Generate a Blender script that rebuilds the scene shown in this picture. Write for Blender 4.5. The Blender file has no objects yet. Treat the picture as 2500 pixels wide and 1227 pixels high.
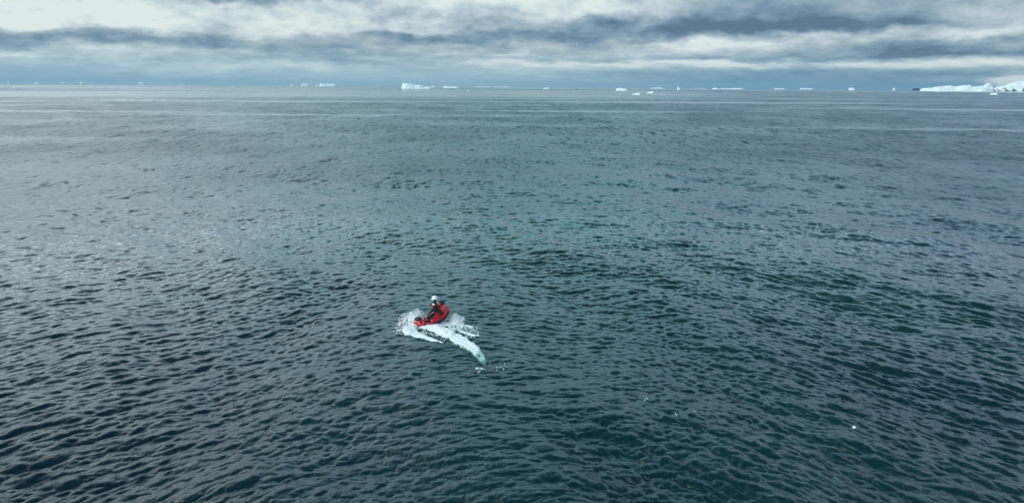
import bpy, bmesh, math, random
import numpy as np
from mathutils import Vector, Matrix, Euler
random.seed(7)
S = bpy.context.scene
COL = S.collection
R = math.radians

# ------------------------------------------------------------------ camera
CAM_H = 12.0
F = 1667.0                     # focal length in photo pixels (photo 2500 x 1227)
PITCH = R(13.53); ROLL = R(0.43)
cam_d = bpy.data.cameras.new('camera'); cam = bpy.data.objects.new('camera', cam_d); COL.objects.link(cam)
cam_d.sensor_fit = 'HORIZONTAL'; cam_d.sensor_width = 36.0; cam_d.lens = 36.0 * F / 2500.0
cam_d.clip_start = 0.1; cam_d.clip_end = 200000.0
ROT = Matrix.Rotation(R(90) - PITCH, 3, 'X') @ Matrix.Rotation(ROLL, 3, 'Z')
cam.matrix_world = Matrix.Translation((0, 0, CAM_H)) @ ROT.to_4x4()
S.camera = cam

def ray(x, y):
    return (ROT @ Vector(((x - 1250.0) / F, -(y - 613.5) / F, -1.0))).normalized()
def ground(x, y, z=0.0):
    d = ray(x, y); t = (z - CAM_H) / d.z
    return Vector((d.x * t, d.y * t, z))
def azel(x, y):
    d = ray(x, y); return math.atan2(d.x, d.y), math.asin(d.z)

# ------------------------------------------------------------------ view / sun / world
S.view_settings.view_transform = 'Standard'; S.view_settings.look = 'None'
S.view_settings.exposure = 0.0; S.view_settings.gamma = 1.0; S.view_settings.use_curve_mapping = False
S.render.engine = 'CYCLES'
try:
    S.cycles.volume_bounces = 1
    S.cycles.max_bounces = 6
except Exception: pass

SUN_EL, SUN_AZ = R(34), R(-118)        # azimuth measured from +Y towards +X : left and slightly behind the camera
sun_d = bpy.data.lights.new('sun', 'SUN'); sun_d.energy = 1.5; sun_d.angle = R(45); sun_d.color = (1.0, 0.98, 0.95)
sun = bpy.data.objects.new('sun', sun_d); COL.objects.link(sun)
sd = Vector((math.sin(SUN_AZ) * math.cos(SUN_EL), math.cos(SUN_AZ) * math.cos(SUN_EL), math.sin(SUN_EL)))
sun.rotation_euler = sd.to_track_quat('Z', 'Y').to_euler()

class NT:
    """small helper to write node graphs"""
    def __init__(s, tree): s.t = tree; s.n = tree.nodes; s.l = tree.links
    def put(s, sock, v):
        if v is None: return
        if isinstance(v, bpy.types.NodeSocket): s.l.new(v, sock)
        else:
            try: sock.default_value = v
            except Exception: sock.default_value = tuple(v) + (1.0,)
    def math(s, op, a, b=None, c=None, clamp=False):
        n = s.n.new('ShaderNodeMath'); n.operation = op; n.use_clamp = clamp
        for i, v in enumerate((a, b, c)): s.put(n.inputs[i], v)
        return n.outputs[0]
    def vec(s, op, a, b=None, c=None, out=0):
        n = s.n.new('ShaderNodeVectorMath'); n.operation = op
        for i, v in enumerate((a, b, c)):
            if v is not None: s.put(n.inputs[i], v)
        return n.outputs[out]
    def comb(s, x, y, z):
        n = s.n.new('ShaderNodeCombineXYZ')
        for i, v in enumerate((x, y, z)): s.put(n.inputs[i], v)
        return n.outputs[0]
    def sep(s, v):
        n = s.n.new('ShaderNodeSeparateXYZ'); s.put(n.inputs[0], v); return n.outputs
    def rng(s, v, a, b, c, d, kind='SMOOTHSTEP'):
        n = s.n.new('ShaderNodeMapRange'); n.interpolation_type = kind
        for i, q in enumerate((v, a, b, c, d)): s.put(n.inputs[i], q)
        return n.outputs[0]
    def noise(s, v, scale, detail=4, rough=0.5, dist=0.0, out=0, dim='3D'):
        n = s.n.new('ShaderNodeTexNoise'); n.noise_dimensions = dim
        s.put(n.inputs['Vector'], v); s.put(n.inputs['Scale'], scale); s.put(n.inputs['Detail'], detail)
        s.put(n.inputs['Roughness'], rough); s.put(n.inputs['Distortion'], dist)
        return n.outputs[out]
    def ramp(s, v, pts):
        n = s.n.new('ShaderNodeValToRGB'); s.put(n.inputs[0], v); e = n.color_ramp.elements
        while len(e) > 1: e.remove(e[-1])
        e[0].position = pts[0][0]; e[0].color = tuple(pts[0][1]) + (1,)
        for p, c in pts[1:]:
            q = e.new(p); q.color = tuple(c) + (1,)
        return n.outputs[0]
    def mix(s, f, a, b, kind='MIX'):
        n = s.n.new('ShaderNodeMix'); n.data_type = 'RGBA'; n.blend_type = kind
        s.put(n.inputs[0], f); s.put(n.inputs[6], a); s.put(n.inputs[7], b)
        return n.outputs[2]

def lin(r, g, b):
    f = lambda c: (c / 255 / 12.92) if c / 255 <= 0.04045 else ((c / 255 + 0.055) / 1.055) ** 2.4
    return (f(r), f(g), f(b))

world = bpy.data.worlds.new('World'); S.world = world; world.use_nodes = True
w = NT(world.node_tree); w.n.clear()
wout = w.n.new('ShaderNodeOutputWorld'); bg = w.n.new('ShaderNodeBackground'); w.l.new(bg.outputs[0], wout.inputs[0])
sky = w.n.new('ShaderNodeTexSky'); sky.sky_type = 'NISHITA'; sky.sun_disc = False
sky.sun_elevation = SUN_EL; sky.sun_rotation = SUN_AZ; sky.air_density = 1.0; sky.dust_density = 2.0
SKY_STRENGTH = 0.1
bg.inputs[1].default_value = SKY_STRENGTH
tc = w.n.new('ShaderNodeTexCoord')
D = tc.outputs['Generated']
dx, dy, dz = w.sep(D)[:3]
az = w.math('ARCTAN2', dx, dy)
hor = w.math('SQRT', w.math('ADD', w.math('MULTIPLY', dx, dx), w.math('MULTIPLY', dy, dy)))
el = w.math('ARCTAN2', dz, hor)
elp = w.math('MAXIMUM', el, 0.0)
# cloud layer coordinates: flattened towards the horizon as a real layer is
lay = w.math('DIVIDE', elp, w.math('ADD', elp, 0.11))
base = w.comb(az, w.math('MULTIPLY', lay, 1.0), 0.0)
AE = w.comb(az, elp, 0.0)
# ragged cloud edges: shift the layout by turbulence
tn = w.noise(w.vec('MULTIPLY', base, (13.0, 10.0, 1.0)), 1.0, 6, 0.55, 0, out=1)
sh = w.vec('MULTIPLY', w.vec('SUBTRACT', tn, (0.5, 0.5, 0.5)), (0.19, 0.048, 0.0))
shs = w.vec('SCALE', sh, None); w.l.new(w.rng(el, R(0.5), R(4.5), 0.25, 1.0), shs.node.inputs['Scale'])
P = w.vec('ADD', AE, shs)
# broad shapes of the cloud deck (x, y, half width, half height in photo pixels, brightness)
CLOUDS = [
    (330, 40, 560, 52, .36), (780, 55, 150, 26, .16), (60, 50, 120, 30, .10),
    (560, -4, 420, 14, -.42),
    (180, 72, 110, 34, -.42), (300, 84, 90, 22, -.16), (520, 74, 120, 26, -.20), (560, 30, 160, 14, -.10), (60, 24, 120, 10, -.14), (430, 94, 460, 18, -.24), (500, 94, 130, 16, -.22), (15, 96, 80, 22, -.34),
    (940, 70, 190, 42, -.16), (60, 127, 90, 12, .26), (270, 118, 160, 12, .14), (570, 125, 180, 9, .16),
    (820, 132, 330, 20, -.26), (900, 137, 90, 6, .24), (600, 166, 420, 24, .14), (330, 172, 110, 9, .10),
    (1300, 14, 480, 40, .46), (1130, 36, 170, 30, -.38), (1030, 60, 90, 22, .34), (1180, 92, 340, 14, -.34),
    (1220, 110, 300, 16, -.10), (1270, 160, 260, 22, .12),
    (1850, 40, 640, 70, -.36), (1800, 68, 360, 28, -.24), (2130, 70, 200, 22, -.24), (2380, 30, 260, 36, .12),
    (1490, 66, 160, 30, -.10), (1790, 100, 260, 20, .40), (1650, 120, 300, 18, .16), (2330, 84, 330, 14, .36), (2240, 98, 160, 12, .12),
    (2330, 112, 330, 26, -.30), (2200, 136, 420, 14, -.30), (1480, 118, 160, 18, -.12),
    (1590, 158, 440, 12, .36), (1800, 157, 180, 7, .22), (2330, 154, 340, 14, .60), (1700, 146, 420, 6, -.20),
    (2050, 186, 620, 26, -.30), (2490, 200, 110, 20, .85), (2380, 192, 160, 8, .28), (90, 186, 300, 20, -.20),
    (1200, 130, 160, 7, .15), (180, 24, 240, 26, .12),
]
acc = None
for (x, y, hx, hy, amp) in CLOUDS:
    a, e = azel(x, y); a2, _ = azel(x + 1, y); _, e2 = azel(x, y - 1)
    sx = hx / F * math.cos(a) ** 2; sy = hy / F
    v = w.vec('MULTIPLY_ADD', P, (1 / sx, 1 / sy, 0), (-a / sx, -e / sy, 0))
    ln = w.vec('LENGTH', v, out=1)
    g = w.rng(ln, 0.25, 1.35, amp, 0.0)
    acc = g if acc is None else w.math('ADD', acc, g)
# detail
n1 = w.noise(w.vec('MULTIPLY', base, (8.0, 8.5, 1.0)), 1.0, 7, 0.55, 0.3)
n2 = w.noise(w.vec('MULTIPLY', base, (32.0, 26.0, 3.0)), 1.0, 6, 0.6, 0.2)
t = w.math('ADD', acc, w.math('MULTIPLY_ADD', n1, 0.95, 0.15))
t = w.math('ADD', t, w.math('MULTIPLY_ADD', n2, 0.75, -0.375))
# overhead deck (only seen mirrored in the sea): broken overcast, brighter towards the sun's side
n3 = w.noise(D, 3.2, 5, 0.55, 0.2)
up_t = w.math('MULTIPLY_ADD', n3, 1.5, -0.25)
t_up = w.rng(el, R(7), R(16), 0, 1)
t = w.math('ADD', w.math('MULTIPLY', t, w.math('SUBTRACT', 1.0, t_up)), w.math('MULTIPLY', up_t, t_up))
cl = w.ramp(t, [(0.0, lin(84, 114, 140)), (0.22, lin(116, 147, 169)), (0.42, lin(148, 171, 188)), (0.62, lin(176, 196, 206)), (0.82, lin(208, 223, 228)), (1.0, lin(230, 241, 239))])
# side tint of the deck
lefty = w.rng(w.math('DIVIDE', dx, w.math('MAXIMUM', hor, 0.05)), 0.61, -0.66, 0.0, 1.0)
tint = w.ramp(lefty, [(0.0, (0.78, 0.92, 1.05)), (0.45, (0.42, 0.92, 0.93)), (1.0, (2.0, 1.93, 1.75))])
hi = w.rng(el, R(6), R(22), 0.0, 1.0)
tint = w.mix(w.rng(el, R(42), R(68), 0.0, 1.0), tint, (0.5, 0.9, 0.97, 1))
cl = w.mix(hi, cl, w.mix(1.0, cl, tint, 'MULTIPLY'))
# unseen deck brightness shaped for the sea's reflections: peaks low, dims overhead
zen = w.math('MULTIPLY', w.rng(el, R(6.7), R(16), 1.0, 4.0), w.rng(el, R(14), R(50), 1.0, 0.07, 'LINEAR'))
cl = w.vec('SCALE', cl, None); w.l.new(zen, cl.node.inputs['Scale'])
# thin air between the lowest clouds and the horizon
hz = w.ramp(w.rng(az, R(-38), R(38), 0, 1, 'LINEAR'), [(0.0, lin(146, 190, 212)), (0.5, lin(150, 192, 210)), (0.72, lin(110, 164, 194)), (1.0, lin(104, 150, 178))])
hzf = w.math('POWER', w.rng(el, 0.0, R(3.3), 1.0, 0.0, 'LINEAR'), 1.2)
hzf = w.math('MULTIPLY', hzf, 0.85)
glow = w.rng(t, 0.8, 1.3, 1.0, 0.25)
cl = w.mix(w.math('MULTIPLY', hzf, glow), cl, hz)
# clouds cover the physical sky; Background strength is shared, so cloud radiance is divided by it
cl10 = w.vec('SCALE', cl, None); cl10.node.inputs['Scale'].default_value = 1.0 / SKY_STRENGTH
final = w.mix(0.92, sky.outputs[0], cl10)
w.l.new(final, bg.inputs[0])

# ------------------------------------------------------------------ helpers
def mat(name, color, rough=0.5, metal=0.0, spec=0.5, **kw):
    m = bpy.data.materials.new(name); m.use_nodes = True
    b = m.node_tree.nodes['Principled BSDF']
    b.inputs['Base Color'].default_value = tuple(color) + (1,)
    b.inputs['Roughness'].default_value = rough; b.inputs['Metallic'].default_value = metal
    b.inputs['Specular IOR Level'].default_value = spec
    for k, v in kw.items(): b.inputs[k.replace('_', ' ')].default_value = v
    return m
def wear(m, scale, amt):
    q = NT(m.node_tree); b = m.node_tree.nodes['Principled BSDF']
    c = tuple(b.inputs['Base Color'].default_value)
    tcn = q.n.new('ShaderNodeTexCoord')
    n = q.noise(tcn.outputs['Object'], scale, 5, 0.6)
    dark = tuple(x * (1 - amt) for x in c[:3]) + (1,)
    q.put(b.inputs['Base Color'], q.mix(q.rng(n, 0.35, 0.65, 0, 1), dark, c))
    q.put(b.inputs['Roughness'], q.rng(n, 0.3, 0.7, b.inputs['Roughness'].default_value * 0.8, min(1, b.inputs['Roughness'].default_value * 1.25)))
    return m
def mesh_obj(name, verts, faces, m=None, parent=None, smooth=False):
    me = bpy.data.meshes.new(name); me.from_pydata([tuple(v) for v in verts], [], faces); me.update()
    o = bpy.data.objects.new(name, me); COL.objects.link(o)
    if m: me.materials.append(m)
    if parent: o.parent = parent
    if smooth: me.polygons.foreach_set('use_smooth', [True] * len(me.polygons))
    return o
def bm_obj(name, bm, m=None, parent=None, smooth=False):
    me = bpy.data.meshes.new(name); bm.to_mesh(me); bm.free()
    o = bpy.data.objects.new(name, me); COL.objects.link(o)
    if m: me.materials.append(m)
    if parent: o.parent = parent
    if smooth: me.polygons.foreach_set('use_smooth', [True] * len(me.polygons))
    return o
def tag(o, label=None, cat=None, group=None, kind=None):
    if label: o['label'] = label
    if cat: o['category'] = cat
    if group: o['group'] = group
    if kind: o['kind'] = kind
    return o
def empty(name, loc=(0, 0, 0)):
    o = bpy.data.objects.new(name, None); COL.objects.link(o); o.location = loc; o.empty_display_size = 0.3
    return o

# value noise in numpy for shapes
_rng = np.random.RandomState(11)
_tab = _rng.rand(256, 256)
def vnoise(x, y):
    xi = np.floor(x).astype(int); yi = np.floor(y).astype(int); fx = x - xi; fy = y - yi
    fx = fx * fx * (3 - 2 * fx); fy = fy * fy * (3 - 2 * fy)
    g = lambda a, b: _tab[a % 256, b % 256]
    return (g(xi, yi) * (1 - fx) + g(xi + 1, yi) * fx) * (1 - fy) + (g(xi, yi + 1) * (1 - fx) + g(xi + 1, yi + 1) * fx) * fy
def fbm(x, y, o=4):
    s = 0; a = .5; n = 0
    for i in range(o):
        s = s + a * vnoise(x + 17.3 * i, y - 9.1 * i); n += a; a *= .55; x = x * 2.03; y = y * 2.03
    return s / n

# ------------------------------------------------------------------ the sea
class Band:
    """one octave of wind waves: a periodic random patch"""
    def __init__(s, lam, slope, main_dir, power, iso, seed, n=256, rep=14):
        rs = np.random.RandomState(seed); L = lam * rep
        kx = np.fft.fftfreq(n, L / n) * 2 * np.pi
        KX, KY = np.meshgrid(kx, kx, indexing='ij'); K = np.hypot(KX, KY); K[0, 0] = 1e-6
        k0 = 2 * np.pi / lam
        band = np.exp(-(np.log2(K / k0) / 0.62) ** 2)
        th = np.arctan2(KY, KX) - main_dir
        dirw = iso + (1 - iso) * np.abs(np.cos(th)) ** power
        A = band * dirw / K ** 2
        c = (rs.normal(size=(n, n)) + 1j * rs.normal(size=(n, n))) * A
        c[0, 0] = 0
        h = np.fft.ifft2(c).real
        sx = np.fft.ifft2(c * 1j * KX).real; sy = np.fft.ifft2(c * 1j * KY).real
        sc = slope / math.sqrt((sx ** 2 + sy ** 2).mean())
        s.h = h * sc
        s.dx = np.fft.ifft2(c * 1j * KX / K).real * sc; s.dy = np.fft.ifft2(c * 1j * KY / K).real * sc
        s.L, s.n, s.lam, s.slope = L, n, lam, slope
        s.rot = rs.uniform(-0.12, 0.12); s.off = rs.uniform(0, 1000, 2)
    def sample(s, x, y):
        c, sn = math.cos(s.rot), math.sin(s.rot)
        u = ((c * x - sn * y + s.off[0]) / s.L * s.n) % s.n; v = ((sn * x + c * y + s.off[1]) / s.L * s.n) % s.n
        i = np.floor(u).astype(int); j = np.floor(v).astype(int); fu = u - i; fv = v - j
        i0 = i % s.n; i1 = (i + 1) % s.n; j0 = j % s.n; j1 = (j + 1) % s.n
        out = []
        for a in (s.h, s.dx, s.dy):
            out.append((a[i0, j0] * (1 - fu) + a[i1, j0] * fu) * (1 - fv) + (a[i0, j1] * (1 - fu) + a[i1, j1] * fu) * fv)
        return out
# short waves turn gradually across the view: their crests lie roughly side-on to the ship
def trio(lam, slope, seed, pw=4.5, iso=.15):
    return [Band(lam, slope, R(a_), pw, iso, seed * 10 + k) for k, a_ in enumerate((132, 92, 44))]
SHORT = [trio(0.21, 0.16, 1), trio(0.34, 0.20, 2), trio(0.56, 0.20, 3), trio(0.95, 0.12, 4), trio(1.7, 0.065, 5)]
LONG = [Band(3.6, 0.045, R(70), 3.0, .25, 5), Band(7.0, 0.050, R(40), 3.0, .25, 6), Band(13., 0.055, R(30), 3.0, .2, 7), Band(28., 0.02, R(60), 4.0, .1, 8)]
def sea(x, y, spacing):
    """height, sideways shift and unresolved slope variance at x, y for a given grid spacing"""
    z = np.zeros_like(x); ox = np.zeros_like(x); oy = np.zeros_like(x); var = np.zeros_like(x)
    gust = 0.45 + 1.1 * fbm(x * 0.045 + 3, y * 0.03 + 8, 4)
    az_ = np.degrees(np.arctan2(x, np.maximum(y, 1.0)))
    tl = np.clip((-az_ - 4) / 22, 0, 1); tr = np.clip((az_ - 2) / 22, 0, 1)
    WS = (np.sqrt(tl), np.sqrt(np.clip(1 - tl - tr, 0, 1)), np.sqrt(tr))
    def addb(b, wgt):
        idx = wgt > 0.001
        if not idx.any(): return
        h, hx, hy = b.sample(x[idx], y[idx]); ww = wgt[idx]
        z[idx] += h * ww; ox[idx] += hx * ww; oy[idx] += hy * ww
    for tri in SHORT:
        b = tri[0]; q = np.clip((b.lam / spacing - 1.1) / 1.5, 0, 1); wgt = q * q * (3 - 2 * q)
        for b_, w_ in zip(tri, WS): addb(b_, wgt * gust * w_)
        var += (1 - wgt ** 2) * (b.slope * gust) ** 2
    for b in LONG:
        q = np.clip((b.lam / spacing - 1.2) / 1.6, 0, 1); wgt = q * q * (3 - 2 * q)
        addb(b, wgt); var += (1 - wgt ** 2) * b.slope ** 2
    return z, ox, oy, var

# rows: evenly spaced in the angle below the horizon, columns denser in front
rows = []
for k in range(0, 26): rows.append(0.4 + k * 0.45)             # under and just ahead of the camera
ang0 = math.atan(CAM_H / rows[-1]); ang1 = math.atan(CAM_H / 60000.)
step = 0.5 / 683.0
a = ang0
while a > 0.0020:
    a -= step * (1.0 if a > 0.02 else 0.7)
    if a > ang1: rows.append(CAM_H / math.tan(a))
rows += [8000, 11000, 16000, 24000, 40000]
rr = np.array([r for i, r in enumerate(rows) if i == 0 or r > rows[i - 1]])
azs = list(np.arange(-50, 50, 0.078)) + list(np.arange(50, 310, 4.0))
azs = np.radians(np.array(azs)); nc = len(azs); nr = len(rr)
RR, AA = np.meshgrid(rr, azs, indexing='ij')
X = (RR * np.sin(AA)).ravel(); Y = (RR * np.cos(AA)).ravel()
dr = np.gradient(rr); daz = np.gradient(azs); daz[(azs > R(49.9))] = R(4)
SP = np.maximum(dr[:, None] * 0.32, RR * np.abs(daz)[None, :] * 0.8).ravel()
Z, OX, OY, VAR = sea(X, Y, SP)
far = np.clip(1 - RR.ravel() / 3000., 0, 1)
X2 = X - OX * 0.8; Y2 = Y - OY * 0.8; Z2 = Z * far

# the craft presses and piles the water a little along its track
TRACK = [(1205, 915), (1186, 886), (1165, 862), (1125, 842), (1080, 826), (1045, 806), (1028, 793)]
TR = [ground(*p) for p in TRACK]
def seg_dist(px, py, pts):
    best = np.full(px.shape, 1e9); tt = np.zeros(px.shape)
    n = len(pts) - 1
    for i in range(n):
        ax, ay = pts[i][0], pts[i][1]; bx, by = pts[i + 1][0], pts[i + 1][1]
        L2 = (bx - ax) ** 2 + (by - ay) ** 2
        q = np.clip(((px - ax) * (bx - ax) + (py - ay) * (by - ay)) / L2, 0, 1)
        d = np.hypot(px - ax - q * (bx - ax), py - ay - q * (by - ay))
        m_ = d < best; best = np.where(m_, d, best); tt = np.where(m_, (i + q) / n, tt)
    return best, tt

verts = np.stack([X2, Y2, Z2], 1)
idx = np.arange(nr * nc).reshape(nr, nc)
aq = idx[:-1, :]; nxt = np.roll(idx, -1, axis=1)
quads = np.stack([aq, nxt[:-1, :], nxt[1:, :], idx[1:, :]], -1).reshape(-1, 4)[:, ::-1]
me = bpy.data.meshes.new('sea_water')
me.vertices.add(len(verts) + 1); co = np.concatenate([verts, [[0, 0, 0]]]).astype(np.float32)
me.vertices.foreach_set('co', co.ravel())
cap = np.stack([np.full(nc, len(verts)), np.roll(idx[0], -1), idx[0]], 1)[:, ::-1]
# winding: make both face up
loops = np.concatenate([quads.ravel(), cap.ravel()]).astype(np.int32)
me.loops.add(len(loops)); me.loops.foreach_set('vertex_index', loops)
starts = np.concatenate([np.arange(len(quads)) * 4, len(quads) * 4 + np.arange(nc) * 3]).astype(np.int32)
me.polygons.add(len(starts)); me.polygons.foreach_set('loop_start', starts)
me.update(calc_edges=True); me.validate()
if me.polygons[1000].normal.z < 0: me.flip_normals()
me.polygons.foreach_set('use_smooth', np.ones(len(me.polygons), dtype=bool))
at = me.attributes.new('chop', 'FLOAT', 'POINT'); at.data.foreach_set('value', np.concatenate([np.sqrt(VAR), [0.1]]).astype(np.float32))
water = bpy.data.objects.new('water', me); COL.objects.link(water)
tag(water, 'dark teal sea covered in small wind waves', None, None, 'structure')

m = bpy.data.materials.new('sea'); m.use_nodes = True; q = NT(m.node_tree)
b = m.node_tree.nodes['Principled BSDF']
geo = q.n.new('ShaderNodeNewGeometry'); pos = geo.outputs['Position']
atn = q.n.new('ShaderNodeAttribute'); atn.attribute_name = 'chop'
sxy = q.sep(pos)
dist = q.vec('LENGTH', q.vec('MULTIPLY', pos, (1, 1, 0)), out=1)
# calm slicks lie in long streaks far out
sl = q.noise(q.vec('MULTIPLY', pos, (0.0022, 0.013, 0)), 1.0, 4, 0.5, 0.4)
slick = q.rng(sl, 0.53, 0.63, 0.0, 1.0)
slick = q.math('MULTIPLY', slick, q.rng(dist, 90, 260, 0, 1))
calm = q.math('MULTIPLY', q.rng(dist, 3200, 6500, 0, 1), 1.5)
slick = q.math('MULTIPLY', slick, q.rng(dist, 2500, 4500, 1, 0))
# a broad calm belt in the distance, to the left and ahead
belt = q.math('MULTIPLY', q.rng(dist, 560, 1200, 0, 1), q.rng(dist, 2400, 3600, 1, 0))
belt = q.math('MULTIPLY', belt, q.rng(q.math('DIVIDE', sxy[0], q.math('MAXIMUM', sxy[1], 1.0)), 0.12, 0.38, 1.5, 0.2))
belt = q.math('MULTIPLY', belt, q.rng(q.noise(q.vec('MULTIPLY', pos, (0.0009, 0.0020, 0)), 1.0, 3, 0.5), 0.35, 0.55, 0.4, 1.0))
calm = q.math('MAXIMUM', belt, calm)
calm = q.math('MAXIMUM', slick, calm)
ro = q.math('MAXIMUM', q.math('SQRT', q.math('MULTIPLY', atn.outputs['Fac'], 0.45)), 0.07)
ro = q.math('MULTIPLY', ro, q.math('MULTIPLY_ADD', calm, -0.55, 1.0), None, True)
q.put(b.inputs['Roughness'], ro)
cn = q.noise(q.vec('MULTIPLY', pos, (0.06, 0.03, 0)), 1.0, 3, 0.5)
q.put(b.inputs['Base Color'], q.mix(q.rng(cn, 0.35, 0.65, 0, 1), (0.003, 0.026, 0.030, 1), (0.0025, 0.018, 0.026, 1)))
b.inputs['IOR'].default_value = 1.333
bp = q.n.new('ShaderNodeBump'); bp.inputs['Distance'].default_value = 1.0; bp.inputs['Strength'].default_value = 1.0
rip = q.noise(q.vec('MULTIPLY', pos, (4.6, 3.2, 4.0)), 1.0, 5, 0.62, 0.3)
rip2 = q.noise(q.vec('MULTIPLY', pos, (1.3, 0.8, 1.0)), 1.0, 3, 0.6, 0.2)
hh = q.math('MULTIPLY_ADD', rip, 0.055, q.math('MULTIPLY', rip2, 0.02))
q.put(bp.inputs['Height'], hh)
# wave groups too far off for the mesh: facets lean this way and that
N = bp.outputs[0]
for (fx_, fy_, amp, d0, d1) in ((2.3, .9, .7, 30, 60), (1.2, .4, .9, 50, 100), (.62, .12, 1.0, 100, 200), (.26, .035, .8, 220, 500), (.09, .009, .40, 600, 1500)):
    nv = q.noise(q.vec('MULTIPLY', pos, (fx_, fy_, 0)), 1.0, 2, 0.6, 0.0, out=1)
    nv = q.vec('MULTIPLY', q.vec('SUBTRACT', nv, (0.5, 0.5, 0.5)), (1, 1, 0))
    k_ = q.math('MULTIPLY', q.rng(dist, d0, d1, 0.0, amp), q.math('MULTIPLY_ADD', calm, -0.55, 1.0, True))
    sc_ = q.vec('SCALE', nv, None); q.l.new(k_, sc_.node.inputs['Scale'])
    N = q.vec('ADD', N, sc_)
q.put(b.inputs['Normal'], q.vec('NORMALIZE', N))
me.materials.append(m)
print('sea verts', len(verts))

# ------------------------------------------------------------------ foam and spray (real raised froth on the water)
from mathutils.bvhtree import BVHTree
c0 = ground(1080, 800)
near = (np.abs(X2 - c0.x) < 22) & (np.abs(Y2 - c0.y) < 22)
fsel = near[quads].all(axis=1); fq = quads[fsel]
used = np.unique(fq); remap = -np.ones(len(verts), dtype=int); remap[used] = np.arange(len(used))
bvh = BVHTree.FromPolygons([tuple(v) for v in verts[used]], [tuple(f) for f in remap[fq]])
def wz(x, y):
    hit = bvh.ray_cast(Vector((x, y, 5)), Vector((0, 0, -1)))
    return hit[0].z if hit[0] else 0.0
RI = np.array(ROT.transposed())
def topix(x, y):
    v = np.stack([x, y, np.full_like(x, -CAM_H)], -1) @ RI.T
    return 1250 + F * v[..., 0] / -v[..., 2], 613.5 - F * v[..., 1] / -v[..., 2]
def strokes(px, py, lst):
    """lst: polylines of (x, y, half width, strength) -> soft 0..1 coverage"""
    out = np.zeros_like(px)
    for pts in lst:
        for (ax, ay, aw, as_), (bx, by, bw, bs) in zip(pts[:-1], pts[1:]):
            L2 = (bx - ax) ** 2 + (by - ay) ** 2 + 1e-9
            q_ = np.clip(((px - ax) * (bx - ax) + (py - ay) * (by - ay)) / L2, 0, 1)
            d = np.hypot(px - ax - q_ * (bx - ax), (py - ay - q_ * (by - ay)))
            wd = aw + q_ * (bw - aw); st = as_ + q_ * (bs - as_)
            out = np.maximum(out, np.clip(1.45 * (1 - d / (wd * 1.35)), 0, 1) * st)
    return out
foam_m = bpy.data.materials.new('foam'); foam_m.use_nodes = True
q = NT(foam_m.node_tree); fb = foam_m.node_tree.nodes['Principled BSDF']
fa = q.n.new('ShaderNodeAttribute'); fa.attribute_name = 'froth'
fcv = q.n.new('ShaderNodeAttribute'); fcv.attribute_name = 'cover'
fg = q.n.new('ShaderNodeNewGeometry')
fn = q.noise(fg.outputs['Position'], 9.0, 5, 0.65)
fc = q.math('ADD', fa.outputs['Fac'], q.math('MULTIPLY_ADD', fn, 0.5, -0.25))
q.put(fb.inputs['Base Color'], q.ramp(fc, [(0.0, (0.10, 0.24, 0.23)), (0.3, (0.34, 0.53, 0.48)), (0.55, (0.80, 0.87, 0.87)), (0.75, (0.92, 0.94, 0.94))]))
fb.inputs['Roughness'].default_value = 0.6
fn2 = q.noise(fg.outputs['Position'], 26.0, 3, 0.6)
q.put(fb.inputs['Alpha'], q.rng(q.math('ADD', q.math('MULTIPLY_ADD', fn2, 0.5, fcv.outputs['Fac']), q.math('MULTIPLY_ADD', fn, 0.5, -0.25)), 0.25, 0.8, 0.0, 1.0))
fb.inputs['Subsurface Weight'].default_value = 0.0
fbp = q.n.new('ShaderNodeBump'); fbp.inputs['Distance'].default_value = 0.04; fbp.inputs['Strength'].default_value = 0.7
q.put(fbp.inputs['Height'], q.noise(fg.outputs['Position'], 22.0, 4, 0.6)); q.put(fb.inputs['Normal'], fbp.outputs[0])

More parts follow.
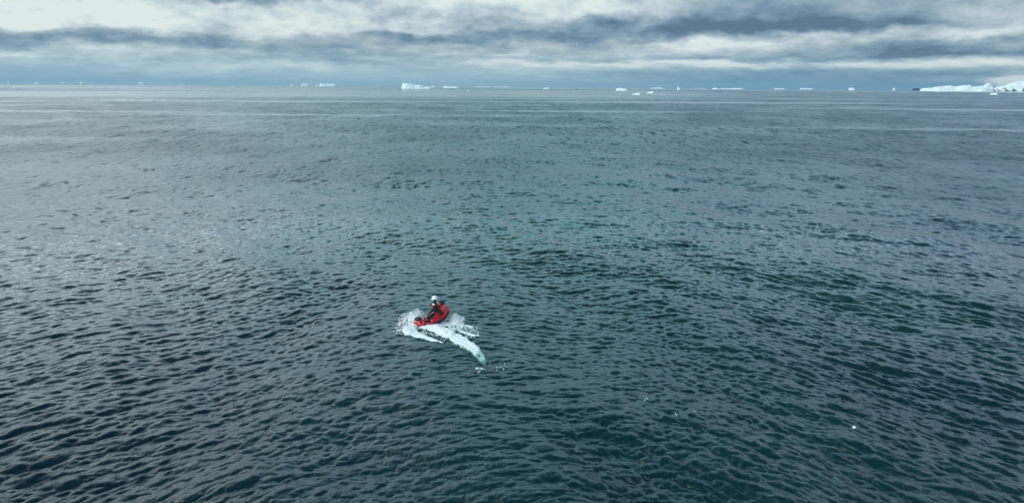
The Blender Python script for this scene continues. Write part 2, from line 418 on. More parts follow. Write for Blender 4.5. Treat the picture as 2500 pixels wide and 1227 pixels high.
def foam_sheet(name, x0, x1, y0, y1, stx, sty, shape, thr, hgt, label, cat):
    """froth as a height field that dives under the water where there is none"""
    gx = np.arange(x0, x1, stx); gy = np.arange(y0, y1, sty)
    GX, GY = np.meshgrid(gx, gy, indexing='ij')
    px, py = topix(GX, GY)
    cov = strokes(px, py, shape['solid']) 
    lace = strokes(px, py, shape['lace']) if shape['lace'] else 0 * px
    piles = strokes(px, py, shape['pile']) if shape['pile'] else 0 * px
    nz = fbm(GX * 4.2 + 40, GY * 2.6 + 12, 5); nf = fbm(GX * 11 + 9, GY * 7 + 4, 4)
    mS = cov - thr - 0.85 * (nz - 0.42) - 0.45 * (nf - .5)
    mL = lace * 0.9 - 0.42 - 1.5 * np.abs(nf - 0.5) * 2 + 0.5 * (nz - 0.5)
    mm = np.maximum(mS, mL)
    keep = mm > -0.16
    ids = -np.ones(GX.shape, dtype=int); ids[keep] = np.arange(keep.sum())
    V = []; fr = []; cv = []
    for i, j in zip(*np.nonzero(keep)):
        k = mm[i, j]; kk = max(0.0, min(1.0, k * 4))
        z = wz(GX[i, j], GY[i, j]) + min(k, 0.25) * 0.10 + 0.015
        z += kk * (hgt * (0.25 + nf[i, j]) * (0.3 + 0.7 * nz[i, j]) + 0.30 * piles[i, j] * (0.4 + 0.7 * nf[i, j]))
        V.append((GX[i, j], GY[i, j], z))
        cv.append(min(1.0, 0.18 + 1.5 * k + 0.5 * piles[i, j]) - 0.35 * shape['fade'](px[i, j], py[i, j]))
        fr.append(min(1.0, 0.18 + 1.5 * k + 0.5 * piles[i, j]) - shape['fade'](px[i, j], py[i, j]))
    q4 = keep[:-1, :-1] & keep[1:, :-1] & keep[1:, 1:] & keep[:-1, 1:]
    F4 = [(int(ids[i, j]), int(ids[i + 1, j]), int(ids[i + 1, j + 1]), int(ids[i, j + 1])) for i, j in zip(*np.nonzero(q4))]
    o = mesh_obj(name, V, F4, foam_m, None, True)
    a_ = o.data.attributes.new('froth', 'FLOAT', 'POINT'); a_.data.foreach_set('value', np.array(fr, dtype=np.float32))
    a_ = o.data.attributes.new('cover', 'FLOAT', 'POINT'); a_.data.foreach_set('value', np.array(cv, dtype=np.float32))
    tag(o, label, cat, None, 'stuff')
    return o, mm, GX, GY, px, py

wake = dict(
    solid=[[(1012, 798, 10, 1.2), (1032, 799, 11, 1.5), (1062, 812, 12, 1.5), (1095, 828, 12, 1.4), (1125, 844, 13, 1.3), (1150, 860, 15, 1.1), (1166, 874, 16, .95), (1177, 889, 12, .9), (1187, 902, 7, .7)],
           [(1030, 797, 10, 1.5), (1060, 796, 8, 1.4), (1088, 797, 6, 1.1)],
           [(986, 803, 11, 1.2), (988, 817, 11, 1.25), (1004, 818, 14, 1.2), (1018, 829, 8, 1.1), (1042, 838, 5, 1.0), (1064, 845, 3.2, .9), (1082, 849, 1.6, .8)],
           [(1000, 782, 12, 1.0), (1015, 788, 14, 1.2)], [(1104, 792, 9, 1.1), (1114, 788, 10, 1.0)],
           [(1090, 796, 5, 1.2), (1118, 799, 4, 1.0), (1140, 804, 4, .95), (1154, 808, 2.4, .9)],
           [(1100, 812, 5, .75), (1126, 821, 3.5, .8), (1150, 829, 3.5, .9), (1168, 833, 2.5, .8)],
           [(1162, 909, 3, .7), (1176, 910, 3, .75), (1190, 914, 2.5, .7)], [(1190, 894, 3, .7), (1200, 896, 2, .7)],
           [(1212, 908, 2.5, .75), (1226, 906, 3, .75), (1240, 909, 2, .7)]],
    lace=[[(1020, 806, 26, .75), (1100, 838, 24, .75), (1168, 880, 22, .7)], [(1078, 806, 20, .9), (1120, 812, 22, .9), (1165, 826, 14, .7)], [(985, 792, 20, .8), (1000, 805, 24, .9), (1040, 832, 12, .8)],
          [(1165, 905, 12, .7), (1200, 903, 12, .7), (1250, 906, 8, .6)], [(1120, 780, 14, .6), (1135, 778, 6, .5)]],
    pile=[[(1008, 802, 14, .3), (1040, 806, 9, .2), (1065, 810, 9, .3), (1100, 828, 8, .2)], [(984, 810, 10, .35), (1000, 820, 8, .3)],
          [(1000, 782, 12, .7), (1014, 786, 12, .8)], [(1112, 788, 9, .6), (1120, 788, 7, .5)]],
    fade=lambda x, y: max(0.0, min(0.7, (y - 852) / 40.0 * 0.7)) if x < 1195 and y < 903 else (0.42 if y > 892 else 0.0))
pa = ground(955, 925); pb = ground(1265, 755)
wfo, wm, WGX, WGY, wpx, wpy = foam_sheet('wake_foam', pa.x - 0.3, pb.x + 0.3, pa.y, pb.y, 0.022, 0.045, wake, 0.42, 0.07,
                                        'white churned foam trail curling behind and around the red watercraft', 'foam')

def blob(V, Fc, c, r, rs):
    """one irregular froth clot"""
    n0 = len(V)
    ph = (1 + 5 ** .5) / 2
    base = [(-1, ph, 0), (1, ph, 0), (-1, -ph, 0), (1, -ph, 0), (0, -1, ph), (0, 1, ph), (0, -1, -ph), (0, 1, -ph), (ph, 0, -1), (ph, 0, 1), (-ph, 0, -1), (-ph, 0, 1)]
    fs = [(0, 11, 5), (0, 5, 1), (0, 1, 7), (0, 7, 10), (0, 10, 11), (1, 5, 9), (5, 11, 4), (11, 10, 2), (10, 7, 6), (7, 1, 8), (3, 9, 4), (3, 4, 2), (3, 2, 6), (3, 6, 8), (3, 8, 9), (4, 9, 5), (2, 4, 11), (6, 2, 10), (8, 6, 7), (9, 8, 1)]
    for v in base:
        k = r / 1.9 * rs.uniform(.7, 1.3)
        V.append((c[0] + v[0] * k, c[1] + v[1] * k, c[2] + v[2] * k))
    Fc += [tuple(n0 + i for i in f) for f in fs]
rs = np.random.RandomState(5); V = []; Fc = []
PLUMES = [((1003, 786), 0.55, 0.45, 260, 0.50), ((1020, 778), 0.4, 0.4, 170, 0.50), ((988, 800), 0.35, 0.4, 90, 0.2), ((1111, 787), 0.26, 0.5, 300, 0.45), ((1120, 790), 0.25, 0.5, 150, 0.3),
          ((1036, 802), 0.6, 0.3, 160, 0.10), ((1070, 802), 0.5, 0.3, 130, 0.10), ((986, 815), 0.4, 0.5, 90, .1), ((1130, 806), 0.7, 0.5, 70, 0.06), ((1150, 826), 0.5, 0.6, 40, 0.05), ((1228, 904), 0.35, 0.3, 5, 0.08), ((1175, 910), 0.3, 0.3, 3, 0.03)]
for (pxy, sx_, sy_, n_, h_) in PLUMES:
    g0 = ground(*pxy)
    for _ in range(int(n_ * 4.0)):
        x_ = g0.x + rs.normal() * sx_ * .55; y_ = g0.y + rs.normal() * sy_ * .8
        rr_ = math.hypot((x_ - g0.x) / sx_, (y_ - g0.y) / sy_)
        if rr_ > 1.35: continue
        z_ = wz(x_, y_) + max(0.0, h_ * (1 - .5 * rr_)) * rs.uniform(0, 1) ** 1.3 + (0.25 * h_ * rs.rand() if rs.rand() < .15 else 0)
        blob(V, Fc, (x_, y_, z_), (.006 + .026 * rs.rand() ** 2) * (1.4 if z_ < .2 else .9), rs)
spray = mesh_obj('spray', V, Fc, foam_m, None, True)
for nm_ in ('froth', 'cover'):
    a_ = spray.data.attributes.new(nm_, 'FLOAT', 'POINT'); a_.data.foreach_set('value', np.full(len(V), 0.95, dtype=np.float32))
tag(spray, 'loose white water drops thrown up around the red watercraft hull', 'spray', None, 'stuff')

# small stray flecks of foam on the open water at the right
def fleck(pts, label):
    gs = [ground(*p[:2]) for p in pts]
    xs = [g.x for g in gs]; ys = [g.y for g in gs]
    return foam_sheet('foam_fleck', min(xs) - .25, max(xs) + .25, min(ys) - .35, max(ys) + .35, 0.012, 0.02,
                      dict(solid=[[(p[0], p[1], p[2], 1.15) for p in pts]], lace=[], pile=[], fade=lambda x, y: 0.5), 0.5, 0.03, label, 'foam')[0]
SAVE = bvh
fl_px = [([(1572, 992), (1577, 984), (1581, 988)], 'thin pale foam fleck, farthest left of the specks at right'),
         ([(1646, 1023), (1650, 1030), (1651, 1033)], 'small bright foam fleck in the middle of the scattered specks'),
         ([(1688, 1024), (1692, 1021), (1697, 1020)], 'small curved foam fleck, rightmost of the scattered specks')]
c1 = ground(1640, 1010)
near = (np.abs(X2 - c1.x) < 8) & (np.abs(Y2 - c1.y) < 8); fq = quads[near[quads].all(axis=1)]
used = np.unique(fq); remap[:] = -1; remap[used] = np.arange(len(used))
bvh = BVHTree.FromPolygons([tuple(v) for v in verts[used]], [tuple(f) for f in remap[fq]])
for pts, lb in fl_px:
    o = fleck([(p[0], p[1], 1.5) for p in pts], lb); o['group'] = 'foam flecks on the open water'
c2 = ground(2084, 1051)
near = (np.abs(X2 - c2.x) < 4) & (np.abs(Y2 - c2.y) < 4); fq = quads[near[quads].all(axis=1)]
used = np.unique(fq); remap[:] = -1; remap[used] = np.arange(len(used))
bvh = BVHTree.FromPolygons([tuple(v) for v in verts[used]], [tuple(f) for f in remap[fq]])
zc2 = wz(c2.x, c2.y)

# ------------------------------------------------------------------ ice
ice_m = bpy.data.materials.new('ice'); ice_m.use_nodes = True
q = NT(ice_m.node_tree); ib = ice_m.node_tree.nodes['Principled BSDF']
ig = q.n.new('ShaderNodeNewGeometry'); itc = q.n.new('ShaderNodeTexCoord')
i_n = q.noise(itc.outputs['Generated'], 7.0, 5, 0.6)
q.put(ib.inputs['Base Color'], q.mix(q.rng(i_n, .4, .62, 0, 1), (0.70, 0.79, 0.82, 1), (0.93, 0.94, 0.92, 1)))
ib.inputs['Roughness'].default_value = 0.55
blue_m = mat('blue_ice', (0.45, 0.62, 0.68), 0.5)
snow_m = bpy.data.materials.new('snowy_rock'); snow_m.use_nodes = True
q = NT(snow_m.node_tree); ib = snow_m.node_tree.nodes['Principled BSDF']
itc = q.n.new('ShaderNodeTexCoord'); sp = q.sep(itc.outputs['Generated'])
i_n = q.noise(q.vec('MULTIPLY', itc.outputs['Generated'], (14, 3, 3)), 1.0, 5, 0.6)
q.put(ib.inputs['Base Color'], q.mix(q.rng(q.math('ADD', i_n, q.math('MULTIPLY', sp[2], 0.5)), .52, .62, 0, 1), (0.06, 0.09, 0.11, 1), (0.86, 0.9, 0.9, 1)))
ib.inputs['Roughness'].default_value = 0.8
rock_m = wear(mat('dark_rock', (0.035, 0.06, 0.08), 0.9), 0.01, 0.3)
chunk_m = wear(mat('chunk_ice', (0.85, 0.9, 0.9), 0.4), 6, 0.15)

def horizon(x):
    lo, hi_ = 150.0, 300.0
    for _ in range(40):
        mid = (lo + hi_) / 2
        if ray(x, mid).z > 0: lo = mid
        else: hi_ = mid
    return lo
print('horizon', [round(horizon(v_), 1) for v_ in (0, 600, 1250, 1900, 2500)])
def berg(name, ybase, prof, label, cat='iceberg', group='icebergs along the horizon', depth=0.6, m=ice_m, seed=1, dist=None):
    """prof: outline of the top as (x, y) photo pixels; base row ybase; stands at the distance its waterline shows"""
    xc = (prof[0][0] + prof[-1][0]) / 2; ybase = max(ybase, horizon(xc) + 1.4)
    if dist is None: g0 = ground(xc, ybase)
    else:
        d = ray(xc, 300); k = dist / math.hypot(d.x, d.y); g0 = Vector((d.x * k, d.y * k, 0))
    D0 = g0.xy.length; fx = g0.xy.normalized(); side = Vector((fx.y, -fx.x))
    dd = ray(xc, ybase); s_px = D0 / (Vector((dd.x, dd.y)).length) / F * 1.0
    # metres per pixel across the view at that distance
    r1 = ray(xc, ybase); r2 = ray(xc + 1, ybase)
    a1 = math.atan2(r1.x, r1.y); a2 = math.atan2(r2.x, r2.y); mpx = D0 * abs(a2 - a1)
    xs = np.array([p[0] for p in prof], float); ys = np.array([p[1] for p in prof], float)
    vert = []
    for x_, y_ in prof:
        d = ray(x_, y_); vert.append(max(0.5, CAM_H + d.z / math.hypot(d.x, d.y) * D0))
    n = max(14, int((xs[-1] - xs[0]) * 1.2)); n = min(n, 150)
    U = np.linspace(xs[0], xs[-1], n); H = np.interp(U, xs, vert)
    rs_ = np.random.RandomState(seed)
    nd = 9; wdt = (xs[-1] - xs[0]) * mpx; dep = wdt * depth
    dep = min(dep, 900.0)
    V = []; 
    hm = H.max()
    for j in range(nd):
        tv = j / (nd - 1)
        for i in range(n):
            u = (U[i] - xc) * mpx
            edge = min(1.0, 6 * min(i, n - 1 - i) / (n - 1) + .15)
            crest = math.sin(math.pi * min(1, max(0, tv))) ** 0.55 if 0 < tv < 1 else 0
            k = 0.85 + 0.3 * fbm(np.array(i * .6 + seed * 7.), np.array(j * .8 + seed), 3)
            if tv in (0, 1): h = -hm * .15 - 1
            else:
                lift = [0, .55, .86, .97, 1.0, .96, .8, .5, 0][j]
                h = H[i] * (lift * (k if j != 4 else 1.0))
                h = min(h, H[i] * 1.0)
            bulge = (tv - .5) * dep * edge + (rs_.rand() - .5) * dep * .05
            p = g0.xy + side * (u + (rs_.rand() - .5) * wdt / n * .5) + fx * (bulge + dep * .5)
            V.append((p.x, p.y, h))
    Fs = []
    for j in range(nd - 1):
        for i in range(n - 1):
            a_ = j * n + i; Fs.append((a_, a_ + 1, a_ + n + 1, a_ + n))
    Fs.append([j * n for j in range(nd)]); Fs.append([j * n + n - 1 for j in range(nd)][::-1])
    gv = Vector((g0.x, g0.y, 0))
    V = [(v[0] - gv.x, v[1] - gv.y, v[2]) for v in V]
    o = mesh_obj(name, V, Fs, m, None, False); o.location = gv
    me_ = o.data; bm = bmesh.new(); bm.from_mesh(me_); bmesh.ops.recalc_face_normals(bm, faces=bm.faces); bm.to_mesh(me_); bm.free()
    return tag(o, label, cat, group)
def flat(x0, x1, top, j=0.6, seed=0, taper=1.5):
    """a low rough-topped outline"""
    r_ = random.Random(seed); n = max(4, int((x1 - x0) / 4)); out = [(x0, top + 2)]
    for i in range(n):
        out.append((x0 + (x1 - x0) * (0.06 + .88 * i / (n - 1)), top + r_.uniform(-j, j)))
    out.append((x1, top + 2)); return out
HB = 'ice floating at the horizon'
B = [
 (201.8, flat(19, 25, 198.5, .4, 1), 'tiny pale iceberg at the extreme left end of the horizon'),
 (206.0, [(83, 205), (84, 202.5), (88, 202), (90, 201), (95, 200.5), (97, 203), (97.5, 206)], 'small bright white blocky iceberg near the left end of the horizon'),
 (214.8, flat(33, 43, 212.6, .4, 3), 'little flat ice piece below the horizon at far left'),
 (202.8, flat(162, 171, 201.2, .2, 4), 'very faint speck of ice right of the blocky left iceberg'),
 (203.0, flat(196, 206, 199.8, .3, 5), 'pale low iceberg, second small one from the blocky left iceberg'),
 (207.2, flat(222, 227, 205, .3, 6), 'tiny white ice lump just below the horizon at left'),
 (204.9, [(339, 202), (340, 201), (345, 202), (350, 201), (351, 204)], 'small white notched iceberg about an eighth of the way from the left'),
 (206.4, flat(439, 443, 204.5, .2, 8), 'lonely tiny ice speck left of the tabular berg'),
 (208.0, flat(714, 722, 205.8, .3, 9), 'faint ice sliver left of the tabular iceberg pair'),
 (208.3, [(735, 208), (737, 204.8), (743, 203.8), (752, 204.6), (754, 208)], 'pale small rounded iceberg left of the long flat-topped one'),
 (208.6, flat(771, 777, 206.6, .2, 11), 'tiny ice speck touching the left end of the flat-topped iceberg'),
 (209.3, [(780, 208), (781, 203.4), (788, 204.6), (800, 205.2), (812, 205.2), (820, 205.4), (822, 208.6)], 'long flat-topped white iceberg left of the big peaked one'),
 (211.2, flat(908, 914, 209.4, .3, 13), 'faint ice speck midway to the big peaked iceberg'),
 (211.5, flat(920, 927, 209.8, .3, 14), 'faint ice speck nearest the left of the big peaked iceberg'),
 (217.5, [(980, 217), (981, 211), (983, 203), (984, 201.2), (988, 203.3), (994, 203.2), (1000, 204.2), (1006, 205), (1010, 207.6), (1017, 208), (1024, 207.2), (1030, 208.6), (1034, 211), (1038, 212.4), (1044, 212.3), (1048, 211.8), (1051, 214), (1055, 215.4), (1057.5, 217.4)], 'largest central iceberg, white with a sharp peak at left and a low tail'),
 (213.0, flat(1053, 1063, 210, .4, 16), 'small bluish ice lump behind the tail of the big peaked iceberg'),
 (214.8, [(1082, 214), (1083, 211.2), (1087, 211), (1100, 211.4), (1115, 211.4), (1121, 211.6), (1122, 214)], 'thin flat white iceberg just right of the big peaked iceberg'),
 (216.2, flat(1160, 1200, 211.4, .7, 18), 'long faint low iceberg, first beyond the thin flat one'),
 (216.4, flat(1204, 1244, 211.6, .9, 19), 'long faint low iceberg with a ragged top, second beyond the thin flat one'),
 (221.4, flat(1141, 1146, 219.6, .3, 20), 'tiny ice piece below the horizon right of the thin flat iceberg'),
 (217.6, [(1326, 217), (1330, 214.6), (1338, 213.6), (1342, 217)], 'small low white iceberg alone right of the photo centre'),
 (221.6, [(1503, 221), (1505, 217), (1509, 215.4), (1514, 214.4), (1519, 216), (1524, 216.2), (1529, 217.6), (1534, 220)], 'bright white hump-shaped iceberg above two floating pieces'),
 (231.6, [(1543, 231), (1546, 229), (1551, 228.6), (1556, 226.2), (1561, 227), (1565, 229.6)], 'nearer white ice floe with a hump on its right, lower of the pair'),
 (228.0, [(1579.5, 227.6), (1582, 225), (1588, 223.6), (1593, 222.2), (1596, 224), (1596.6, 228)], 'nearer white wedge-shaped ice floe, upper right of the pair'),
 (220.0, [(1579, 218), (1584, 215.5), (1592, 213.9), (1604, 213.8), (1614, 214.6), (1619, 216), (1619.5, 219)], 'broad pale tabular iceberg behind the wedge-shaped floe'),
 (220.4, [(1652, 220), (1653, 214), (1654, 211.2), (1656.5, 211), (1656, 214.6), (1660, 216), (1660.5, 220)], 'small upright iceberg with a thin spire right of the tabular berg'),
 (220.2, flat(1664, 1688, 216.6, .8, 27), 'faint low ice ridge touching the spired iceberg'),
 (220.2, flat(1690, 1722, 216.2, 1.0, 28), 'faint broken ice ridge between the spired iceberg and the long pale one'),
 (220.4, [(1731, 219), (1734, 215.4), (1740, 214.2), (1746, 216.4), (1758, 215.6), (1770, 216.2), (1785, 214.8), (1797, 215.2), (1806, 214.6), (1811, 219)], 'long pale bluish iceberg with an uneven crest right of centre'),
 (235.6, flat(1763, 1768.5, 233, .3, 30), 'small white ice piece well below the horizon beneath the long pale iceberg'),
 (221.2, flat(1843, 1848, 219, .3, 31), 'tiny white ice lump right of the long pale iceberg'),
 (220.6, flat(1881, 1910, 215.8, .7, 32), 'faint low iceberg between the long pale one and the flat streak'),
 (220.6, flat(1944, 1977, 215.2, .5, 33), 'faint flat streak of an iceberg right of the low faint one'),
 (219.9, [(2071, 219), (2072, 214.8), (2078, 214.4), (2085, 214.6), (2087, 219)], 'bright white block-shaped iceberg alone left of the great ice ridge'),
 (219.9, [(2178, 218.4), (2181, 215.4), (2184, 214.2), (2185.4, 218)], 'small bright rounded iceberg between the block-shaped one and the great ice ridge'),
]
for k, (yb, pr, lb) in enumerate(B):
    berg('iceberg', yb, pr, lb, seed=k + 1, group=HB, dist=26000 if 'faint' in lb else 15000 if 'pale' in lb and 'left' not in lb else None)
# far right : great ice front, snow slope, dark islet
berg('iceberg', 222.6, [(2242, 221), (2246, 216), (2258, 215), (2270, 214.4), (2285, 211.6), (2298, 210.4), (2312, 208.8), (2322, 209.4), (2330, 211), (2345, 208.2), (2362, 208.2), (2366, 206.2), (2370, 211), (2385, 210.4), (2400, 208.6), (2404, 203), (2410, 201.6), (2416, 204.6), (2420, 210), (2423, 214), (2424, 220)],
     'great long white ice ridge rising to a peak at the right end of the horizon', depth=.25, seed=61, group=HB)
berg('snowy_hill', 221.9, [(2422, 217), (2428, 212), (2440, 210), (2450, 209), (2458, 204), (2466, 202), (2478, 198.6), (2492, 197), (2510, 196), (2540, 199), (2580, 206), (2620, 218)],
     'snow covered slope with dark rock showing at its foot at the extreme right', cat='hill', group=None, depth=.2, m=snow_m, seed=62)
berg('rocky_islet', 220.6, [(2226, 219), (2230, 216), (2235, 215), (2241, 215.8), (2245, 219)], 'small dark blue rock islet at the left tip of the great ice ridge', cat='islet', group=None, depth=.5, m=rock_m, seed=63)
berg('iceberg', 223.4, flat(2285, 2296, 218.6, .5, 64), 'small white ice block in front of the great ice ridge', seed=64, group=HB)
berg('iceberg', 223.6, [(2484, 222), (2486, 217.4), (2490, 215.6), (2495, 217), (2497.5, 222)], 'rounded bright ice block in front of the snowy slope at the right edge', seed=65, group=HB)
berg('iceberg', 231.4, [(2417, 231), (2417.6, 227.6), (2424, 227.2), (2435, 227.4), (2436, 231)], 'bright flat slab of ice afloat below the great ice ridge at right', seed=66, group=HB)
# low hills fading into the air
def hill(prof, yb, dist):
    o = berg('hills', yb, prof, None, None, None, depth=.3, m=rock_m, seed=71, dist=dist); o['kind'] = 'structure'
    for k_ in ('label', 'category', 'group'):
        if k_ in o: del o[k_]
    return o

# floating white lump
bm = bmesh.new(); bmesh.ops.create_icosphere(bm, subdivisions=3, radius=0.062)
for v in bm.verts:
    v.co.z *= 0.8; v.co *= 1 + 0.16 * (float(fbm(np.array(v.co.x * 30 + 5), np.array(v.co.y * 30 + v.co.z * 20), 3)) - .5)
lump = bm_obj('ice_chunk', bm, chunk_m, None, True); lump.location = (c2.x, c2.y, zc2 + 0.022)
tag(lump, 'small round white lump of ice floating alone at lower right', 'ice')
bvh = SAVE

# ------------------------------------------------------------------ the watercraft
red = wear(mat('red_gelcoat', (0.56, 0.008, 0.018), 0.25, 0, 0.5, Coat_Weight=0.5), 5, 0.25)
red2 = wear(mat('red_vest_cloth', (0.50, 0.012, 0.03), 0.7), 12, 0.2)
blk = wear(mat('black_hull', (0.008, 0.009, 0.011), 0.35), 6, 0.3)
pad = wear(mat('dark_pad', (0.035, 0.006, 0.009), 0.6), 9, 0.3)
rub = mat('rubber', (0.015, 0.015, 0.017), 0.6)
met = mat('steel', (0.5, 0.5, 0.52), 0.3, 1.0)
screen_m = mat('smoked_screen', (0.62, 0.66, 0.68), 0.15, 0, 0.5, Alpha=0.75)
suit = wear(mat('black_suit', (0.010, 0.012, 0.017), 0.65), 10, 0.3)
skin_m = mat('skin', (0.45, 0.24, 0.17), 0.5)
white_m = mat('white_shell', (0.86, 0.87, 0.86), 0.25)
light_m = mat('pale_reflective_cloth', (0.72, 0.66, 0.66), 0.5)

def loft(secs, closed_ends=True):
    """secs: list of (x, [(y, z), ...]) half outlines from centre bottom to centre top, mirrored to a full ring"""
    V = []; Fs = []; n = None
    for x_, half in secs:
        ring = [(x_, y_, z_) for y_, z_ in half] + [(x_, -y_, z_) for y_, z_ in half[::-1] if y_ > 1e-6]
        n = len(ring); V += ring
    for s_ in range(len(secs) - 1):
        for i in range(n):
            a_ = s_ * n + i; b_ = s_ * n + (i + 1) % n
            Fs.append((a_, b_, b_ + n, a_ + n))
    if closed_ends:
        Fs.append(tuple(range(n))[::-1]); Fs.append(tuple(range((len(secs) - 1) * n, len(secs) * n)))
    return V, Fs
def part(name, VF, m, parent, smooth=True, bevel=0.0, sub=0):
    o = mesh_obj(name, VF[0], VF[1], m, parent, smooth)
    bm = bmesh.new(); bm.from_mesh(o.data); bmesh.ops.recalc_face_normals(bm, faces=bm.faces); bm.to_mesh(o.data); bm.free()
    if bevel:
        md = o.modifiers.new('bevel', 'BEVEL'); md.width = bevel; md.segments = 3; md.limit_method = 'ANGLE'
    if sub:
        md = o.modifiers.new('subd', 'SUBSURF'); md.levels = sub; md.render_levels = sub
    return o
def tube(name, pts, rad, m, parent, seg=10):
    V = []; Fs = []; pts = [Vector(p) for p in pts]
    if not isinstance(rad, (list, tuple)): rad = [rad] * len(pts)
    for i, p in enumerate(pts):
        d = (pts[min(i + 1, len(pts) - 1)] - pts[max(i - 1, 0)]).normalized()
        a_ = d.orthogonal().normalized() if i == 0 else (prev - d * prev.dot(d)).normalized(); prev = a_
        b_ = d.cross(a_)
        for k in range(seg):
            t_ = 2 * math.pi * k / seg; V.append(p + (a_ * math.cos(t_) + b_ * math.sin(t_)) * rad[i])
    for i in range(len(pts) - 1):
        for k in range(seg):
            Fs.append((i * seg + k, i * seg + (k + 1) % seg, (i + 1) * seg + (k + 1) % seg, (i + 1) * seg + k))
    Fs.append(tuple(range(seg))[::-1]); Fs.append(tuple(range((len(pts) - 1) * seg, len(pts) * seg)))
    return part(name, (V, Fs), m, parent)

YAW, PIT, ROLLC = R(44), R(10), R(-5)
stern = ground(1021, 805)
craft = empty('personal_watercraft', (stern.x, stern.y, -0.13)); craft.scale = (.88, 1.04, 1.0)
craft.rotation_euler = (Matrix.Rotation(YAW, 4, 'Z') @ Matrix.Rotation(-PIT, 4, 'Y') @ Matrix.Rotation(ROLLC, 4, 'X')).to_euler()
tag(craft, 'red and black personal watercraft with raised bow carving through white spray', 'watercraft')
def C3(x, w_, zk, zc, zg): return (x, [(0, zk), (w_ * .55, zk + (zc - zk) * .45), (w_ * .86, zc), (w_, zg), (w_ * .5, zg), (0, zg)])
part('hull_bottom', loft([C3(0, .40, .02, .12, .20), C3(.5, .44, 0, .12, .21), C3(1.1, .46, -.01, .12, .23), C3(1.6, .44, 0, .14, .27), C3(1.95, .36, .06, .19, .32), C3(2.2, .24, .16, .26, .37), C3(2.36, .09, .28, .34, .41), C3(2.41, .02, .36, .38, .42)]), blk, craft, True, .012)
def D3(x, w_, z0, z1, fw): return (x, [(0, z0 + .002), (w_ * .9, z0 + .002), (w_, z0 + .03), (w_ * 1.02, z1 - .05), (w_ * .93, z1), (w_ * .74, z1 - .01), (w_ * .66, fw), (w_ * .3, fw), (0, fw)])
part('deck', loft([D3(0, .41, .20, .36, .30), D3(.5, .45, .21, .38, .28), D3(1.1, .47, .23, .42, .30), D3(1.5, .46, .26, .48, .36), D3(1.8, .41, .30, .53, .52), D3(2.05, .32, .345, .56, .58), D3(2.25, .20, .39, .56, .59), D3(2.38, .08, .42, .52, .53), D3(2.43, .02, .44, .48, .48)]), red, craft, True, .015)
for s_ in (-1, 1):
    tube('bumper', [(0.0, s_ * .42, .24), (.5, s_ * .46, .25), (1.1, s_ * .48, .27), (1.6, s_ * .455, .315), (1.95, s_ * .37, .365), (2.2, s_ * .25, .41), (2.38, s_ * .08, .45)], .022, blk, craft, 8)
def H3(x, w_, z0, z1): return (x, [(0, z0), (w_, z0), (w_ * 1.02, z0 + (z1 - z0) * .4), (w_ * .8, z0 + (z1 - z0) * .82), (w_ * .4, z1), (0, z1 + .01)])
part('hood', loft([H3(1.60, .20, .36, .86), H3(1.72, .31, .38, .98), H3(1.88, .35, .40, .97), H3(2.05, .31, .44, .88), H3(2.22, .21, .48, .76), H3(2.38, .08, .50, .62)]), red, craft, True, .01, 1)
part('hood_pad', loft([H3(1.90, .13, .94, 1.04), H3(2.0, .17, .86, 1.05), H3(2.12, .15, .80, .96), H3(2.24, .08, .74, .82)]), pad, craft, True, .0, 1)
# seat
part('seat', loft([H3(.62, .10, .28, .40), H3(.8, .15, .28, .52), H3(1.1, .17, .28, .60), H3(1.35, .16, .30, .62), H3(1.6, .13, .38, .60)]), blk, craft, True, 0, 1)
part('side_fairing', loft([H3(.80, .22, .27, .38), H3(1.1, .30, .28, .47), H3(1.4, .34, .30, .58), H3(1.70, .32, .38, .78)]), red, craft, True, .0, 1)
part('rear_deck', loft([H3(-.06, .30, .26, .50), H3(.06, .34, .27, .66), H3(.28, .34, .28, .70), H3(.46, .26, .28, .58), H3(.66, .14, .28, .42)]), red, craft, True, 0, 1)
rp = part('rear_pad', loft([H3(.02, .16, .62, .72), H3(.14, .21, .64, .79), H3(.28, .19, .64, .78), H3(.40, .10, .58, .68)]), pad, craft, True, 0, 1)
tube('grab_handle', [(.0, .17, .60), (-.09, .13, .64), (-.11, 0, .65), (-.09, -.13, .64), (.0, -.17, .60)], .016, met, craft, 8)
# windscreen: a curved shell with thickness
V = []; Fs = []; n = 13; rows_ = 5
for layer in (0, 1):
    for j in range(rows_):
        for i in range(n):
            th = (i / (n - 1) - .5) * 2.3; tv = j / (rows_ - 1)
            r_ = .19 - .05 * tv - layer * .006
            V.append((1.74 + .10 * (1 - abs(th) / 1.15) - .13 * tv - layer * .004, math.sin(th) * r_, .90 + .30 * tv * (1 - .35 * (abs(th) / 1.15) ** 2)))
for j in range(rows_ - 1):
    for i in range(n - 1):
        a_ = j * n + i; Fs.append((a_, a_ + 1, a_ + n + 1, a_ + n)); c_ = a_ + n * rows_; Fs.append((c_, c_ + n, c_ + n + 1, c_ + 1))
for i in range(n - 1):
    a_ = (rows_ - 1) * n + i; c_ = a_ + n * rows_; Fs.append((a_, a_ + 1, c_ + 1, c_))
part('windscreen', (V, Fs), screen_m, craft)
part('instrument_pod', loft([H3(1.56, .08, .80, .90), H3(1.64, .11, .82, .96), H3(1.74, .10, .86, .98)]), light_m, craft, True, 0, 1)
hb = tube('handlebar', [(1.50, .34, .92), (1.58, .16, .90), (1.60, 0, .86), (1.58, -.16, .90), (1.50, -.34, .92)], .015, rub, craft, 8)
for s_ in (-1, 1):
    tube('grip', [(1.545, s_ * .24, .912), (1.50, s_ * .36, .922)], .022, rub, hb, 8)
    mi = part('mirror', loft([(1.78, [(0, -.045), (.06, -.03), (.06, .03), (0, .045)]), (1.83, [(0, -.04), (.05, -.028), (.05, .028), (0, .04)]), (1.87, [(0, -.02), (.025, -.015), (.025, .015), (0, .02)])]), pad, craft)
    mi.location = (0, s_ * .30, .95)
